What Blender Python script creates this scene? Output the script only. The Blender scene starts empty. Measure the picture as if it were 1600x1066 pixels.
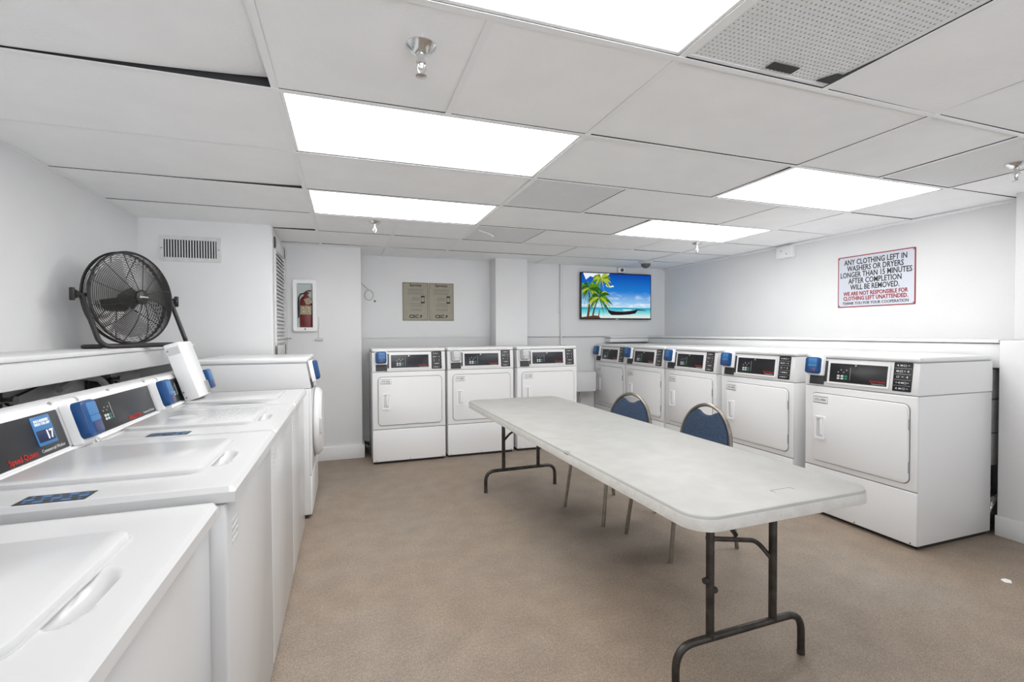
import bpy, bmesh, math, random
from mathutils import Vector as V, Matrix as M4
random.seed(7)
SC = bpy.context.scene
COL = SC.collection
pi = math.pi

# ------------------------------------------------------------------ camera
cam_d = bpy.data.cameras.new('camera')
cam_d.sensor_width = 36.0
cam_d.lens = 742.06 / 1600 * 36
cam_d.clip_start = 0.05
cam = bpy.data.objects.new('camera', cam_d)
COL.objects.link(cam)
yaw, pitch, roll = .33416, -.01839, -.0044
fw = V((math.sin(yaw)*math.cos(pitch), math.cos(yaw)*math.cos(pitch), math.sin(pitch)))
rt = V((math.cos(yaw), -math.sin(yaw), 0))
up = rt.cross(fw)
r2 = rt*math.cos(roll) + up*math.sin(roll)
u2 = -rt*math.sin(roll) + up*math.cos(roll)
cam.matrix_world = M4(((r2.x, u2.x, -fw.x, 0), (r2.y, u2.y, -fw.y, 0), (r2.z, u2.z, -fw.z, 1.2627), (0, 0, 0, 1)))
SC.camera = cam
# ------------------------------------------------------------------ world, view
w = bpy.data.worlds.new('world'); SC.world = w
w.use_nodes = True
# added fill light through the open rear side, brighter below to lift the ceiling
_nt = w.node_tree; _bg = _nt.nodes['Background']
_tc = _nt.nodes.new('ShaderNodeTexCoord'); _sx = _nt.nodes.new('ShaderNodeSeparateXYZ'); _rp = _nt.nodes.new('ShaderNodeValToRGB')
_nt.links.new(_tc.outputs['Generated'], _sx.inputs[0])
_mr = _nt.nodes.new('ShaderNodeMapRange'); _mr.inputs[1].default_value = -1; _mr.inputs[2].default_value = 1
_nt.links.new(_sx.outputs['Z'], _mr.inputs[0]); _nt.links.new(_mr.outputs[0], _rp.inputs['Fac'])
_rp.color_ramp.elements[0].position = .45; _rp.color_ramp.elements[0].color = (.96, 1, 1.06, 1)
_rp.color_ramp.elements[1].position = .56; _rp.color_ramp.elements[1].color = (.16, .16, .16, 1)
_nt.links.new(_rp.outputs['Color'], _bg.inputs[0])
_bg.inputs[1].default_value = 1.75
SC.view_settings.view_transform = 'Standard'
SC.view_settings.look = 'None'
SC.view_settings.gamma = 1
SC.view_settings.use_curve_mapping = False
SC.view_settings.exposure = 1.3
LAMP = 3.7                      # strength of the fluorescent ceiling panels

# ------------------------------------------------------------------ materials
def lin(c):
    return tuple((x/12.92 if x <= .04045 else ((x+.055)/1.055)**2.4) for x in c)
def rgb(r, g, b): return lin((r/255, g/255, b/255))
MAT = {}
def mat(name, col, rough=.5, metal=0, spec=.5, vary=0, vscale=8, bump=0, bscale=60, detail=4, col2=None, coat=0, ior=None):
    m = bpy.data.materials.new(name); m.use_nodes = True
    nt = m.node_tree; b = nt.nodes['Principled BSDF']
    b.inputs['Base Color'].default_value = (*col, 1)
    b.inputs['Roughness'].default_value = rough
    b.inputs['Metallic'].default_value = metal
    b.inputs['Specular IOR Level'].default_value = spec
    if coat: b.inputs['Coat Weight'].default_value = coat; b.inputs['Coat Roughness'].default_value = .08
    tc = nt.nodes.new('ShaderNodeTexCoord')
    if vary or col2:
        n = nt.nodes.new('ShaderNodeTexNoise'); n.inputs['Scale'].default_value = vscale; n.inputs['Detail'].default_value = detail
        nt.links.new(tc.outputs['Object'], n.inputs['Vector'])
        r = nt.nodes.new('ShaderNodeValToRGB')
        r.color_ramp.elements[0].position = .35; r.color_ramp.elements[1].position = .65
        a = col2 if col2 else tuple(x*(1-vary) for x in col)
        r.color_ramp.elements[0].color = (*a, 1); r.color_ramp.elements[1].color = (*col, 1)
        nt.links.new(n.outputs['Fac'], r.inputs['Fac']); nt.links.new(r.outputs['Color'], b.inputs['Base Color'])
    if bump:
        n2 = nt.nodes.new('ShaderNodeTexNoise'); n2.inputs['Scale'].default_value = bscale; n2.inputs['Detail'].default_value = 3
        nt.links.new(tc.outputs['Object'], n2.inputs['Vector'])
        bp = nt.nodes.new('ShaderNodeBump'); bp.inputs['Strength'].default_value = bump; bp.inputs['Distance'].default_value = .004
        nt.links.new(n2.outputs['Fac'], bp.inputs['Height']); nt.links.new(bp.outputs['Normal'], b.inputs['Normal'])
    MAT[name] = m
    return m
def emis(name, col, s):
    m = bpy.data.materials.new(name); m.use_nodes = True
    nt = m.node_tree; nt.nodes.clear()
    e = nt.nodes.new('ShaderNodeEmission'); o = nt.nodes.new('ShaderNodeOutputMaterial')
    e.inputs[0].default_value = (*col, 1); e.inputs[1].default_value = s
    nt.links.new(e.outputs[0], o.inputs[0]); MAT[name] = m
    return m
mat('wall', (.76, .76, .76), .6, vary=.03, vscale=2.5, bump=.15, bscale=45)
mat('ceiling', (.90, .90, .90), .8, vary=.03, vscale=5, bump=.25, bscale=90)
mat('tee', (.86, .86, .86), .5)
mat('plenum', (.02, .02, .02), .9)
mat('chase', (.74, .74, .74), .8, vary=.2, vscale=6)
mat('enamel', (.79, .79, .79), .22, spec=.5, bump=.02, bscale=200)
mat('porcelain', (.60, .60, .60), .2, spec=.5)
mat('enamel2', (.74, .745, .75), .3)
mat('greyplate', (.52, .52, .53), .35)
mat('groove', (.10, .10, .10), .6)
mat('greyline', (.30, .30, .31), .6)
mat('toe', (.02, .02, .02), .7)
mat('blackpanel', (.012, .012, .014), .28, spec=.4)
mat('navypanel', (.010, .011, .018), .28)
mat('charcoal', (.03, .032, .036), .45)
mat('blue', rgb(20, 70, 124), .35, spec=.4, vary=.12, vscale=30)
mat('blue2', rgb(56, 114, 168), .35)
mat('bluedark', rgb(16, 32, 72), .4)
mat('bluegrey', rgb(56, 64, 108), .3)
mat('lightgrey', (.55, .55, .55), .4)
mat('readergrey', (.36, .36, .36), .4)
mat('red', rgb(170, 34, 24), .5)
mat('redsign', rgb(150, 26, 22), .5)
mat('white', (.85, .85, .85), .5)
mat('offwhite', (.62, .62, .62), .5)
mat('green', rgb(40, 120, 90), .5)
mat('ink', (.02, .02, .022), .6)
mat('inkgrey', (.20, .20, .20), .6)
mat('signwhite', rgb(206, 210, 220), .4)
mat('tan', rgb(158, 152, 134), .5, vary=.06, vscale=20)
mat('tanink', rgb(70, 64, 54), .6)
mat('steel', (.50, .49, .47), .32, 1)
mat('chrome', (.72, .72, .72), .18, 1)
mat('tableleg', rgb(82, 78, 74), .42, .75, vary=.4, vscale=25)
mat('chairframe', rgb(150, 144, 134), .34, .85, vary=.2, vscale=20)
mat('fabric', rgb(78, 92, 112), .95, spec=.1, col2=rgb(54, 68, 90), vscale=180, bump=.6, bscale=300)
mat('tabletop', rgb(170, 170, 166), .45, col2=rgb(163, 162, 157), vscale=9, detail=8, bump=.08, bscale=40)
mat('tableedge', rgb(198, 196, 191), .5, col2=rgb(190, 187, 181), vscale=26, detail=8, bump=.3, bscale=70)
mat('fan', (.035, .033, .032), .42, .4)
mat('fanlight', (.42, .42, .42), .4, .3)
mat('rubber', (.03, .03, .03), .7)
mat('hosegreen', rgb(40, 48, 40), .5)
mat('galv', (.40, .40, .40), .5, 0, vary=.25, vscale=10)
mat('foil', (.7, .7, .7), .28, 1, bump=1, bscale=70)
mat('vent', (.74, .74, .74), .5)
mat('extred', rgb(120, 18, 28), .35)
mat('paper', rgb(214, 196, 170), .6, col2=rgb(150, 116, 90), vscale=60)
mat('brown', rgb(96, 30, 34), .5)
mat('smoke', (.09, .09, .09), .12, spec=.6)
mat('grimy', (.70, .70, .69), .6, vary=.12, vscale=14)
# glass
g = mat('glass', (.9, .95, .93), .03); gb = g.node_tree.nodes['Principled BSDF']
gb.inputs['Transmission Weight'].default_value = 1; gb.inputs['IOR'].default_value = 1.05
# floor : speckled brown-grey epoxy
def floor_mat():
    m = bpy.data.materials.new('floor'); m.use_nodes = True
    nt = m.node_tree; b = nt.nodes['Principled BSDF']; L = nt.links
    tc = nt.nodes.new('ShaderNodeTexCoord')
    def noise(s, d):
        n = nt.nodes.new('ShaderNodeTexNoise'); n.inputs['Scale'].default_value = s; n.inputs['Detail'].default_value = d
        L.new(tc.outputs['Object'], n.inputs['Vector']); return n
    def ramp(src, p0, c0, p1, c1):
        r = nt.nodes.new('ShaderNodeValToRGB'); e = r.color_ramp.elements
        e[0].position = p0; e[0].color = (*c0, 1); e[1].position = p1; e[1].color = (*c1, 1)
        L.new(src, r.inputs['Fac']); return r
    def mix(t, f, a, bb):
        x = nt.nodes.new('ShaderNodeMix'); x.data_type = 'RGBA'; x.blend_type = t
        if isinstance(f, float): x.inputs[0].default_value = f
        else: L.new(f, x.inputs[0])
        L.new(a, x.inputs[6]); L.new(bb, x.inputs[7]); return x.outputs[2]
    big = ramp(noise(.9, 5).outputs['Fac'], .35, rgb(160, 143, 126), .68, rgb(160, 148, 136))
    mid = ramp(noise(7, 6).outputs['Fac'], .3, (.82, .82, .82), .7, (1, 1, 1))
    fine = ramp(noise(230, 3).outputs['Fac'], .32, (.58, .57, .56), .66, (1.18, 1.18, 1.18))
    fine2 = ramp(noise(70, 3).outputs['Fac'], .3, (.8, .8, .8), .7, (1.08, 1.08, 1.08))
    c = mix('MULTIPLY', 1.0, big.outputs['Color'], mid.outputs['Color'])
    c = mix('MULTIPLY', 1.0, c, fine.outputs['Color'])
    c = mix('MULTIPLY', .8, c, fine2.outputs['Color'])
    v = nt.nodes.new('ShaderNodeTexVoronoi'); v.inputs['Scale'].default_value = 2.3
    L.new(tc.outputs['Object'], v.inputs['Vector'])
    sp = ramp(v.outputs['Distance'], .012, (1, 1, 1), .016, (0, 0, 0))
    wh = nt.nodes.new('ShaderNodeRGB'); wh.outputs[0].default_value = (.55, .52, .48, 1)
    c = mix('MIX', sp.outputs['Color'], c, wh.outputs[0])
    L.new(c, b.inputs['Base Color'])
    b.inputs['Roughness'].default_value = .55; b.inputs['Specular IOR Level'].default_value = .3
    bp = nt.nodes.new('ShaderNodeBump'); bp.inputs['Strength'].default_value = .35; bp.inputs['Distance'].default_value = .003
    L.new(noise(190, 2).outputs['Fac'], bp.inputs['Height']); L.new(bp.outputs['Normal'], b.inputs['Normal'])
    MAT['floor'] = m
floor_mat()
# fluorescent diffuser: white, faint darker band where the tubes are not
def diffuser_mat():
    m = bpy.data.materials.new('diffuser'); m.use_nodes = True
    nt = m.node_tree; nt.nodes.clear(); L = nt.links
    e = nt.nodes.new('ShaderNodeEmission'); o = nt.nodes.new('ShaderNodeOutputMaterial')
    e.inputs[0].default_value = (1, 1, 1, 1); e.inputs[1].default_value = LAMP
    L.new(e.outputs[0], o.inputs[0]); MAT['diffuser'] = m
diffuser_mat()

# ------------------------------------------------------------------ mesh builder
class MB:
    def __init__(s): s.v = []; s.f = []; s.flat = set()
    def add(s, vs, fs):
        o = len(s.v); s.v += [V(p) for p in vs]; s.f += [tuple(i+o for i in q) for q in fs]; return s
    def box(s, x0, x1, y0, y1, z0, z1, b=0, seg=2):
        if not b:
            return s.add([(x0,y0,z0),(x1,y0,z0),(x1,y1,z0),(x0,y1,z0),(x0,y0,z1),(x1,y0,z1),(x1,y1,z1),(x0,y1,z1)],
                         [(3,2,1,0),(4,5,6,7),(0,1,5,4),(1,2,6,5),(2,3,7,6),(3,0,4,7)])
        bm = bmesh.new(); bmesh.ops.create_cube(bm, size=1)
        for v in bm.verts:
            v.co = V(((x0+x1)/2+v.co.x*(x1-x0), (y0+y1)/2+v.co.y*(y1-y0), (z0+z1)/2+v.co.z*(z1-z0)))
        b = min(b, (x1-x0)*.49, (y1-y0)*.49, (z1-z0)*.49)
        bmesh.ops.bevel(bm, geom=bm.edges[:], offset=b, segments=seg, affect='EDGES', profile=.5)
        return s.bm(bm)
    def bm(s, bm):
        bm.verts.ensure_lookup_table(); bm.verts.index_update()
        s.add([v.co.copy() for v in bm.verts], [tuple(v.index for v in f.verts) for f in bm.faces]); bm.free(); return s
    def rings(s, rings, cap0=True, cap1=True, closed=True):
        n = len(rings[0]); o = len(s.v); fs = []
        for r in rings: s.v += [V(p) for p in r]
        for k in range(len(rings)-1):
            for i in range(n if closed else n-1):
                j = (i+1) % n
                fs.append((o+k*n+i, o+k*n+j, o+(k+1)*n+j, o+(k+1)*n+i))
        if cap0: fs.append(tuple(o+i for i in reversed(range(n))))
        if cap1: fs.append(tuple(o+(len(rings)-1)*n+i for i in range(n)))
        s.f += fs; return s
    def slab(s, w, h, t, r=.01, b=.002, c=(0, 0), fr=None, n0=0., back=True, seg=5):
        """rounded-rectangle slab; fr=(origin,U,V,N); grows from n0 to n0+t along N"""
        o, U, W, N = fr if fr else (V((0,0,0)), V((1,0,0)), V((0,1,0)), V((0,0,1)))
        def ring(ins, n):
            rr = max(r-ins, .0004); hw, hh = w/2-ins, h/2-ins; pts = []
            for (sx, sy, a0) in ((1,1,0),(-1,1,pi/2),(-1,-1,pi),(1,-1,1.5*pi)):
                for k in range(seg+1):
                    a = a0+k*pi/2/seg
                    pts.append(o+U*(c[0]+sx*(hw-rr)+rr*math.cos(a))+W*(c[1]+sy*(hh-rr)+rr*math.sin(a))+N*n)
            return pts
        R = [ring(0, n0)]
        if b > 0: R += [ring(0, n0+t-b), ring(b*.3, n0+t-b*.3), ring(b, n0+t)]
        else: R += [ring(0, n0+t)]
        return s.rings(R, back, True)
    def frame(s, w, h, bw, t, r=.01, c=(0, 0), fr=None, n0=0., seg=5, ri=None):
        """rounded-rectangle picture frame (outer w,h, bar width bw)"""
        o, U, W, N = fr if fr else (V((0,0,0)), V((1,0,0)), V((0,1,0)), V((0,0,1)))
        def ring(w, h, r, n):
            pts = []
            for (sx, sy, a0) in ((1,1,0),(-1,1,pi/2),(-1,-1,pi),(1,-1,1.5*pi)):
                for k in range(seg+1):
                    a = a0+k*pi/2/seg
                    pts.append(o+U*(c[0]+sx*(w/2-r)+r*math.cos(a))+W*(c[1]+sy*(h/2-r)+r*math.sin(a))+N*n)
            return pts
        r_in = ri if ri is not None else max(r-bw, .0004)
        a = ring(w, h, r, n0); b_ = ring(w, h, r, n0+t); c_ = ring(w-2*bw, h-2*bw, r_in, n0+t); d = ring(w-2*bw, h-2*bw, r_in, n0)
        return s.rings([a, b_, c_, d, a], False, False)
    def prism(s, pts, fr, t, n0=0.):
        o, U, W, N = fr
        a = [o+U*p[0]+W*p[1]+N*n0 for p in pts]; b = [o+U*p[0]+W*p[1]+N*(n0+t) for p in pts]
        return s.rings([a, b])
    def tube(s, pts, r, n=10, closed=False, rr=None):
        pts = [V(p) for p in pts]; m = len(pts); R = []
        prev = None
        for i, p in enumerate(pts):
            a = pts[(i-1) % m] if (i > 0 or closed) else p
            b = pts[(i+1) % m] if (i < m-1 or closed) else p
            t = (b-a).normalized()
            if prev is None:
                x = t.orthogonal().normalized()
            else:
                x = (prev - t*prev.dot(t)); x = x.normalized() if x.length > 1e-6 else t.orthogonal().normalized()
            prev = x; y = t.cross(x)
            q = rr[i] if rr else r
            R.append([p+(x*math.cos(2*pi*k/n)+y*math.sin(2*pi*k/n))*q for k in range(n)])
        if closed:
            R.append(R[0]); return s.rings(R, False, False)
        return s.rings(R)
    def lathe(s, prof, o, axis, n=24):
        """prof: list of (radius, height along axis)"""
        ax = V(axis).normalized(); x = ax.orthogonal().normalized(); y = ax.cross(x); o = V(o); R = []
        for (r, h) in prof:
            R.append([o+ax*h+(x*math.cos(2*pi*k/n)+y*math.sin(2*pi*k/n))*max(r, 1e-4) for k in range(n)])
        return s.rings(R)
    def xf(s, m):
        s.v = [m @ p for p in s.v]; return s
    def build(s, name, material, parent=None, smooth=35):
        me = bpy.data.meshes.new(name); me.from_pydata([tuple(p) for p in s.v], [], s.f)
        bm = bmesh.new(); bm.from_mesh(me)
        bmesh.ops.recalc_face_normals(bm, faces=bm.faces[:])
        bm.to_mesh(me); bm.free()
        if smooth:
            me.shade_smooth(); me.set_sharp_from_angle(angle=math.radians(smooth))
        me.materials.append(MAT[material])
        o = bpy.data.objects.new(name, me); COL.objects.link(o)
        if parent: o.parent = parent
        return o
def fillet(pts, r, n=5):
    pts = [V(p) for p in pts]; out = [pts[0]]
    for i in range(1, len(pts)-1):
        a, b, c = pts[i-1], pts[i], pts[i+1]
        d1 = (a-b); d2 = (c-b); q = min(r, d1.length*.48, d2.length*.48)
        p0 = b+d1.normalized()*q; p2 = b+d2.normalized()*q
        for k in range(n+1):
            t = k/n; out.append(p0*(1-t)**2+b*2*t*(1-t)+p2*t*t)
    out.append(pts[-1]); return out
def tag(o, label, cat, group=None):
    o['label'] = label; o['category'] = cat
    if group: o['group'] = group
    return o
def struct(o): o['kind'] = 'structure'; return o
def thing(name, label, cat, loc=(0, 0, 0), rz=0, group=None):
    o = bpy.data.objects.new(name, None); COL.objects.link(o); o.empty_display_size = .05
    o.location = loc; o.rotation_euler = (0, 0, rz)
    return tag(o, label, cat, group)
def copy_tree(o, parent=None):
    c = o.copy(); COL.objects.link(c)
    if parent: c.parent = parent
    for ch in list(o.children): copy_tree(ch, c)
    return c
DG = None
def text_mb(s, size, fr, align='CENTER', bold=0., sx=1., depth=.0006, lead=1.0):
    """lettering as thin extruded mesh; fr=(origin,U,V,N)"""
    cu = bpy.data.curves.new('t', 'FONT'); cu.body = s; cu.size = size; cu.align_x = align; cu.align_y = 'CENTER'
    cu.extrude = depth; cu.offset = bold; cu.resolution_u = 2; cu.space_line = lead
    ob = bpy.data.objects.new('t', cu); COL.objects.link(ob)
    bpy.context.view_layer.update()
    me = bpy.data.meshes.new_from_object(ob.evaluated_get(bpy.context.evaluated_depsgraph_get()))
    o, U, W, N = fr
    mb = MB(); mb.add([o+U*(v.co.x*sx)+W*v.co.y+N*v.co.z for v in me.vertices], [tuple(p.vertices) for p in me.polygons])
    bpy.data.objects.remove(ob); bpy.data.curves.remove(cu); bpy.data.meshes.remove(me)
    return mb
def FR(o, U, W): U = V(U).normalized(); W = V(W).normalized(); return (V(o), U, W, U.cross(W))
FRONT = lambda x, y, z: FR((x, y, z), (1, 0, 0), (0, 0, 1))   # normal = -Y

# ------------------------------------------------------------------ room
CH = 2.12
XL, XR, YB, YF = -1.445, 4.13, 5.49, -2.5
def cN(n): return -.229+1.22*n
def rM(m): return 1.246+.61*m
struct(MB().box(XL-.1, XR+.3, YF-.1, YB+.1, -.1, 0).build('floor', 'floor'))
struct(MB().box(XL-.12, XL, YF, 4.3, 0, 1.065).build('wall_left', 'chase'))
struct(MB().box(XL-.12, XL, YF, 4.3, 1.065, CH+.2).build('wall_left', 'wall'))
# alcove block carrying the vent, louvre door side
struct(MB().box(XL-.1, -.57, 4.21, YB+.05, 0, CH+.03).build('wall_alcove', 'wall'))
# column wall carrying the extinguisher cabinet
struct(MB().box(-.60, .138, 5.03, YB+.05, 0, CH+.03, .006).build('wall_column', 'wall'))
struct(MB().box(-.60, .158, 5.005, YB, 0, .135, .008).build('baseboard_column', 'wall'))
wbk = MB().box(.1, XR+.1, YB+.014, YB+.12, 0, CH+.2); wbk.box(.1, XR+.1, YB, YB+.02, 1.206, CH+.2)
struct(wbk.build('wall_back', 'wall'))
struct(MB().box(.13, 1.63, YB-.012, YB+.016, 0, .12, .004).build('baseboard_back', 'wall'))
struct(MB().box(1.625, 2.017, 5.25, YB+.02, 0, CH+.03, .006).build('wall_pillar', 'wall'))
struct(MB().box(XR, XR+.12, YF, YB+.1, 1.2, CH+.2).build('wall_right', 'wall'))
struct(MB().box(XR, XR+.12, YF, YB+.1, 0, 1.2).build('wall_right', 'chase'))
struct(MB().box(3.97, XR+.02, YF, 1.79, 1.2, CH+.03, .006).build('wall_right_column', 'wall'))
lb = struct(MB().box(3.77, XR+.02, YF, 1.767, 0, 1.2, .006).build('wall_right_base', 'wall'))
struct(MB().box(3.758, 3.772, YF, 1.772, 0, .125, .004).build('baseboard_right', 'wall'))
# boxed pipe ledges
led = MB().box(XL, -1.105, YF, 4.21, 1.065, 1.165, .003)
led.box(XL, -1.095, YF, 4.21, 1.165, 1.185, .004)
struct(led.build('trim_1', 'wall'))
led = MB().box(3.775, XR, 1.767, YB, 1.03, 1.178, .003)
led.box(3.762, XR, 1.767, YB, 1.183, 1.205, .004)
led.box(3.2, 3.78, YB-.13, YB, 1.13, 1.178, .003)
led.box(3.2, 3.78, YB-.14, YB, 1.183, 1.205, .004)
struct(led.build('trim_2', 'wall'))
# wall angle under the ceiling on the right and left
wa = MB().box(XR-.024, XR, 1.79, YB, CH-.022, CH-.004)
wa.box(XL, XL+.02, YF, 4.21, CH-.006, CH-.002)
struct(wa.build('trim_3', 'tee'))

struct(MB().box(2.02, 3.2, YB-.0015, YB+.01, 1.2005, 1.2055).build('seam_shade_strip', 'inkgrey'))  # dark strip painted in for the shade line under the upper wall sheet
# ---- suspended ceiling
ROWS = {}
E0 = [cN(-1), cN(0)]
for m in range(-6, 7):
    ROWS[m] = [('t', cN(-1), cN(0)), ('t', cN(0), cN(1)), ('t', cN(1), cN(2)), ('t', cN(2), cN(3)), ('t', cN(3), XR-.01)]
def setrow(m, l): ROWS[m] = [('t', cN(-1), cN(0))]+[(a, cN(b), cN(c)) for a, b, c in l]+[('t', cN(3), XR-.01)]
setrow(-1, [('L', 0, 1), ('G', 1, 1.5), ('t', 1.5, 2), ('t', 2, 3)])
setrow(0, [('t', 0, .5), ('t', .5, 1), ('t', 1, 2), ('t', 2, 2.5), ('P', 2.5, 3)])
setrow(1, [('L', 0, 1), ('t', 1, 2), ('L', 2, 3)])
setrow(2, [('t', 0, 1), ('P', 1, 1.5), ('t', 1.5, 2.5), ('t', 2.5, 3)])
setrow(3, [('L', 0, 1), ('t', 1, 2), ('L', 2, 3)])
setrow(4, [('t', 0, .5), ('t', .5, 1), ('P', 1, 1.5), ('t', 1.5, 2.5), ('t', 2.5, 3)])
setrow(5, [('t', 0, .5), ('t', .5, 1), ('t', 1, 2), ('t', 2, 3)])
setrow(6, [('t', 0, .5), ('t', .5, 1), ('t', 1, 2), ('t', 2, 3)])
LIFT = {(0, 0): (0, 0, .03, 0), (2, 0): (0, 0, .012, 0), (1, 2): (.012, .004, 0, 0), (3, 2): (.006, .004, 0, 0), (4, 0): (0, .005, .008, 0), (5, 3): (.01, 0, 0, 0)}
tiles = MB(); tees = MB(); webs = MB(); lights = []; grilles = []
T = .012
for m, cells in ROWS.items():
    y0, y1 = rM(m), min(rM(m+1), YB)
    tees.box(XL, XR, y0-T, y0+T, CH-.0055, CH-.0043); webs.box(XL, XR, y0-.003, y0+.003, CH-.0043, CH+.04)
    for k, (ty, x0, x1) in enumerate(cells):
        if k: tees.box(x0-T, x0+T, y0+T-.001, y1-T+.001, CH-.0045, CH-.0033); webs.box(x0-.003, x0+.003, y0+.003, y1-.003, CH-.0033, CH+.04)
        if ty == 'L': lights.append((x0, x1, y0, y1)); continue
        if ty in 'GP': grilles.append((ty, x0, x1, y0, y1)); continue
        g = [random.choice((-.006, -.003, .0)) for _ in range(2)]+[-.004, random.choice((-.004, .0, .001))]
        a0, a1, b0, b1 = x0+T+g[0], x1-T-g[1], y0+T+g[2], y1-T-g[3]
        lf = LIFT.get((m, k), (0, 0, 0, 0))
        zs = [CH+random.uniform(-.0035, .0015)+q for q in lf]
        P = [(a0,b0),(a1,b0),(a1,b1),(a0,b1)]
        if any(lf):   # bent tile: lifts mostly near its corner
            n = 12; vs = []; fs = []
            for j in range(n+1):
                for i in range(n+1):
                    s_, t_ = i/n, j/n
                    wgt = (((1-s_)**3*(1-t_)**3), (s_**3*(1-t_)**3), (s_**3*t_**3), ((1-s_)**3*t_**3))
                    vs.append((a0+(a1-a0)*s_, b0+(b1-b0)*t_, CH+sum(q*r for q, r in zip(lf, wgt))))
            for j in range(n):
                for i in range(n): q = j*(n+1)+i; fs.append((q, q+1, q+n+2, q+n+1))
            o = len(vs); vs += [(p[0], p[1], p[2]+.014) for p in vs]; fs += [tuple(i+o for i in f) for f in fs]
            tiles.add(vs, fs)
        else:
            tiles.add([(p[0], p[1], z) for p, z in zip(P, zs)]+[(p[0], p[1], z+.03) for p, z in zip(P, zs)],
                      [(0,1,2,3),(4,5,6,7),(0,1,5,4),(1,2,6,5),(2,3,7,6),(3,0,4,7)])
ceil = struct(tiles.build('ceiling', 'ceiling'))
tees.build('ceiling_grid', 'tee', ceil, smooth=0)
webs.build('grid_web', 'ink', ceil, smooth=0)
MB().box(XL-.1, XR+.3, YF-.1, YB+.1, CH+.2, CH+.26).build('plenum_deck', 'plenum', ceil)

# ---- fluorescent troffers
LLAB = {(0, -1): 'wide fluorescent ceiling panel cut by the top frame edge beside the big egg-crate grille',
        (0, 1): 'largest whole fluorescent panel, over the floor between the washers and the table',
        (0, 3): 'smaller fluorescent panel behind the largest one, nearest the fire extinguisher side',
        (2, 1): 'yellowish-stained fluorescent panel at right, near the clothing warning sign',
        (2, 3): 'farthest right fluorescent panel in the ceiling, in front of the television'}
for (x0, x1, y0, y1) in lights:
    key = (round((x0+.229)/1.22), round((y0-1.246)/.61))
    t = thing('ceiling_light', LLAB.get(key, 'recessed fluorescent ceiling panel behind the camera'), 'ceiling light', ((x0+x1)/2, (y0+y1)/2, CH), 0, 'recessed fluorescent panels')
    a, b = (x1-x0)/2-T, (y1-y0)/2-T
    fr = FR((0, 0, .004), (1, 0, 0), (0, -1, 0))
    MB().frame(2*a, 2*b, .012, .006, .003, fr=fr, n0=-.001).build('frame', 'tee', t)
    MB().box(-a+.011, a-.011, -b+.011, b-.011, .004, .007).build('diffuser', 'diffuser', t, 0)
    MB().box(-a, a, -b, b, .03, .09).build('housing', 'tee', t, 0)
# ---- ceiling grilles
def grille(ty, x0, x1, y0, y1, label):
    t = thing('ceiling_vent', label, 'ceiling vent', ((x0+x1)/2, (y0+y1)/2, CH), 0, 'ceiling air grilles')
    a, b = (x1-x0)/2-T, (y1-y0)/2-T
    fr = FR((0, 0, .003), (1, 0, 0), (0, -1, 0))
    MB().frame(2*a, 2*b, .014, .006, .002, fr=fr, n0=-.003).build('frame', 'tee', t)
    g = MB(); n = 36 if ty == 'G' else 44; h = .014 if ty == 'G' else .007; wd = .0050 if ty == 'G' else .0044
    for k in range(1, n):
        x = -a+2*a*k/n; y = -b+2*b*k/n
        g.box(x-wd, x+wd, -b+.01, b-.01, .001, h); g.box(-a+.01, a-.01, y-wd, y+wd, .0012, h)
    g.build('grille', 'vent', t, 0)
    MB().box(-a, a, -b, b, .12 if ty == 'G' else .045, .13).build('duct_boot', 'inkgrey', t, 0)
    if ty == 'P':
        MB().lathe([(.11, .03), (.11, .044)], (0, 0, 0), (0, 0, 1)).build('duct_collar', 'groove', t)
    return t
GL = {(1, -1): 'large white egg-crate ceiling grille with black tape patches, at top right',
      (2.5, 0): 'fine perforated ceiling panel at far right near the right sprinkler',
      (1, 2): 'grey perforated ceiling vent beside the largest light panel',
      (1, 4): 'grey perforated ceiling vent with a dangling white strip, farther back'}
for (ty, x0, x1, y0, y1) in grilles:
    grille(ty, x0, x1, y0, y1, GL[(round((x0+.229)/1.22, 1), round((y0-1.246)/.61))])
tag(MB().box(1.29, 1.40, 1.165, 1.20, CH-.004, CH-.0022).build('tape_patch', 'rubber'), 'black square tape patch stuck to the big egg-crate grille edge', 'tape')
tp = MB(); tp.prism([(1.52, 1.205), (1.60, 1.205), (1.608, 1.05), (1.60, .9), (1.585, 1.05), (1.575, 1.15), (1.55, 1.15)], (V((0, 0, CH-.004)), V((1,0,0)), V((0,1,0)), V((0,0,1))), .002)
tag(tp.build('tape_patch', 'rubber'), 'ragged black tape strip at the right corner of the big egg-crate grille', 'tape')
tag(MB().tube([(1.05, 3.86, CH-.003), (1.09, 3.84, CH-.02), (1.13, 3.82, CH-.035), (1.16, 3.8, CH-.06)], .005, 6).build('paint_strip', 'white'), 'white strip dangling from the farther perforated ceiling vent', 'strip')

# ---- sprinklers, detector, small devices
def sprinkler(x, y, label, ring='chrome'):
    t = thing('fire_sprinkler', label, 'sprinkler', (x, y, CH), 0, 'ceiling fire sprinklers')
    MB().lathe([(.045, 0), (.045, -.004), (.038, -.012), (.026, -.022), (.018, -.026), (.012, -.026)], (0, 0, 0), (0, 0, 1)).build('escutcheon', ring, t)
    MB().lathe([(.011, -.02), (.011, -.05), (.015, -.05), (.015, -.056), (.009, -.058), (.006, -.07)], (0, 0, 0), (0, 0, 1)).build('body', ring, t)
    fr = MB()
    for s in (-1, 1): fr.tube([(s*.01, 0, -.054), (s*.013, 0, -.068), (s*.004, 0, -.086), (0, 0, -.09)], .003, 6)
    fr.lathe([(.016, -.09), (.017, -.093), (.004, -.095)], (0, 0, 0), (0, 0, 1))
    fr.build('deflector', ring, t)
sprinkler(.217, 1.44, 'chrome sprinkler head hanging in front of the largest light panel')
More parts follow.
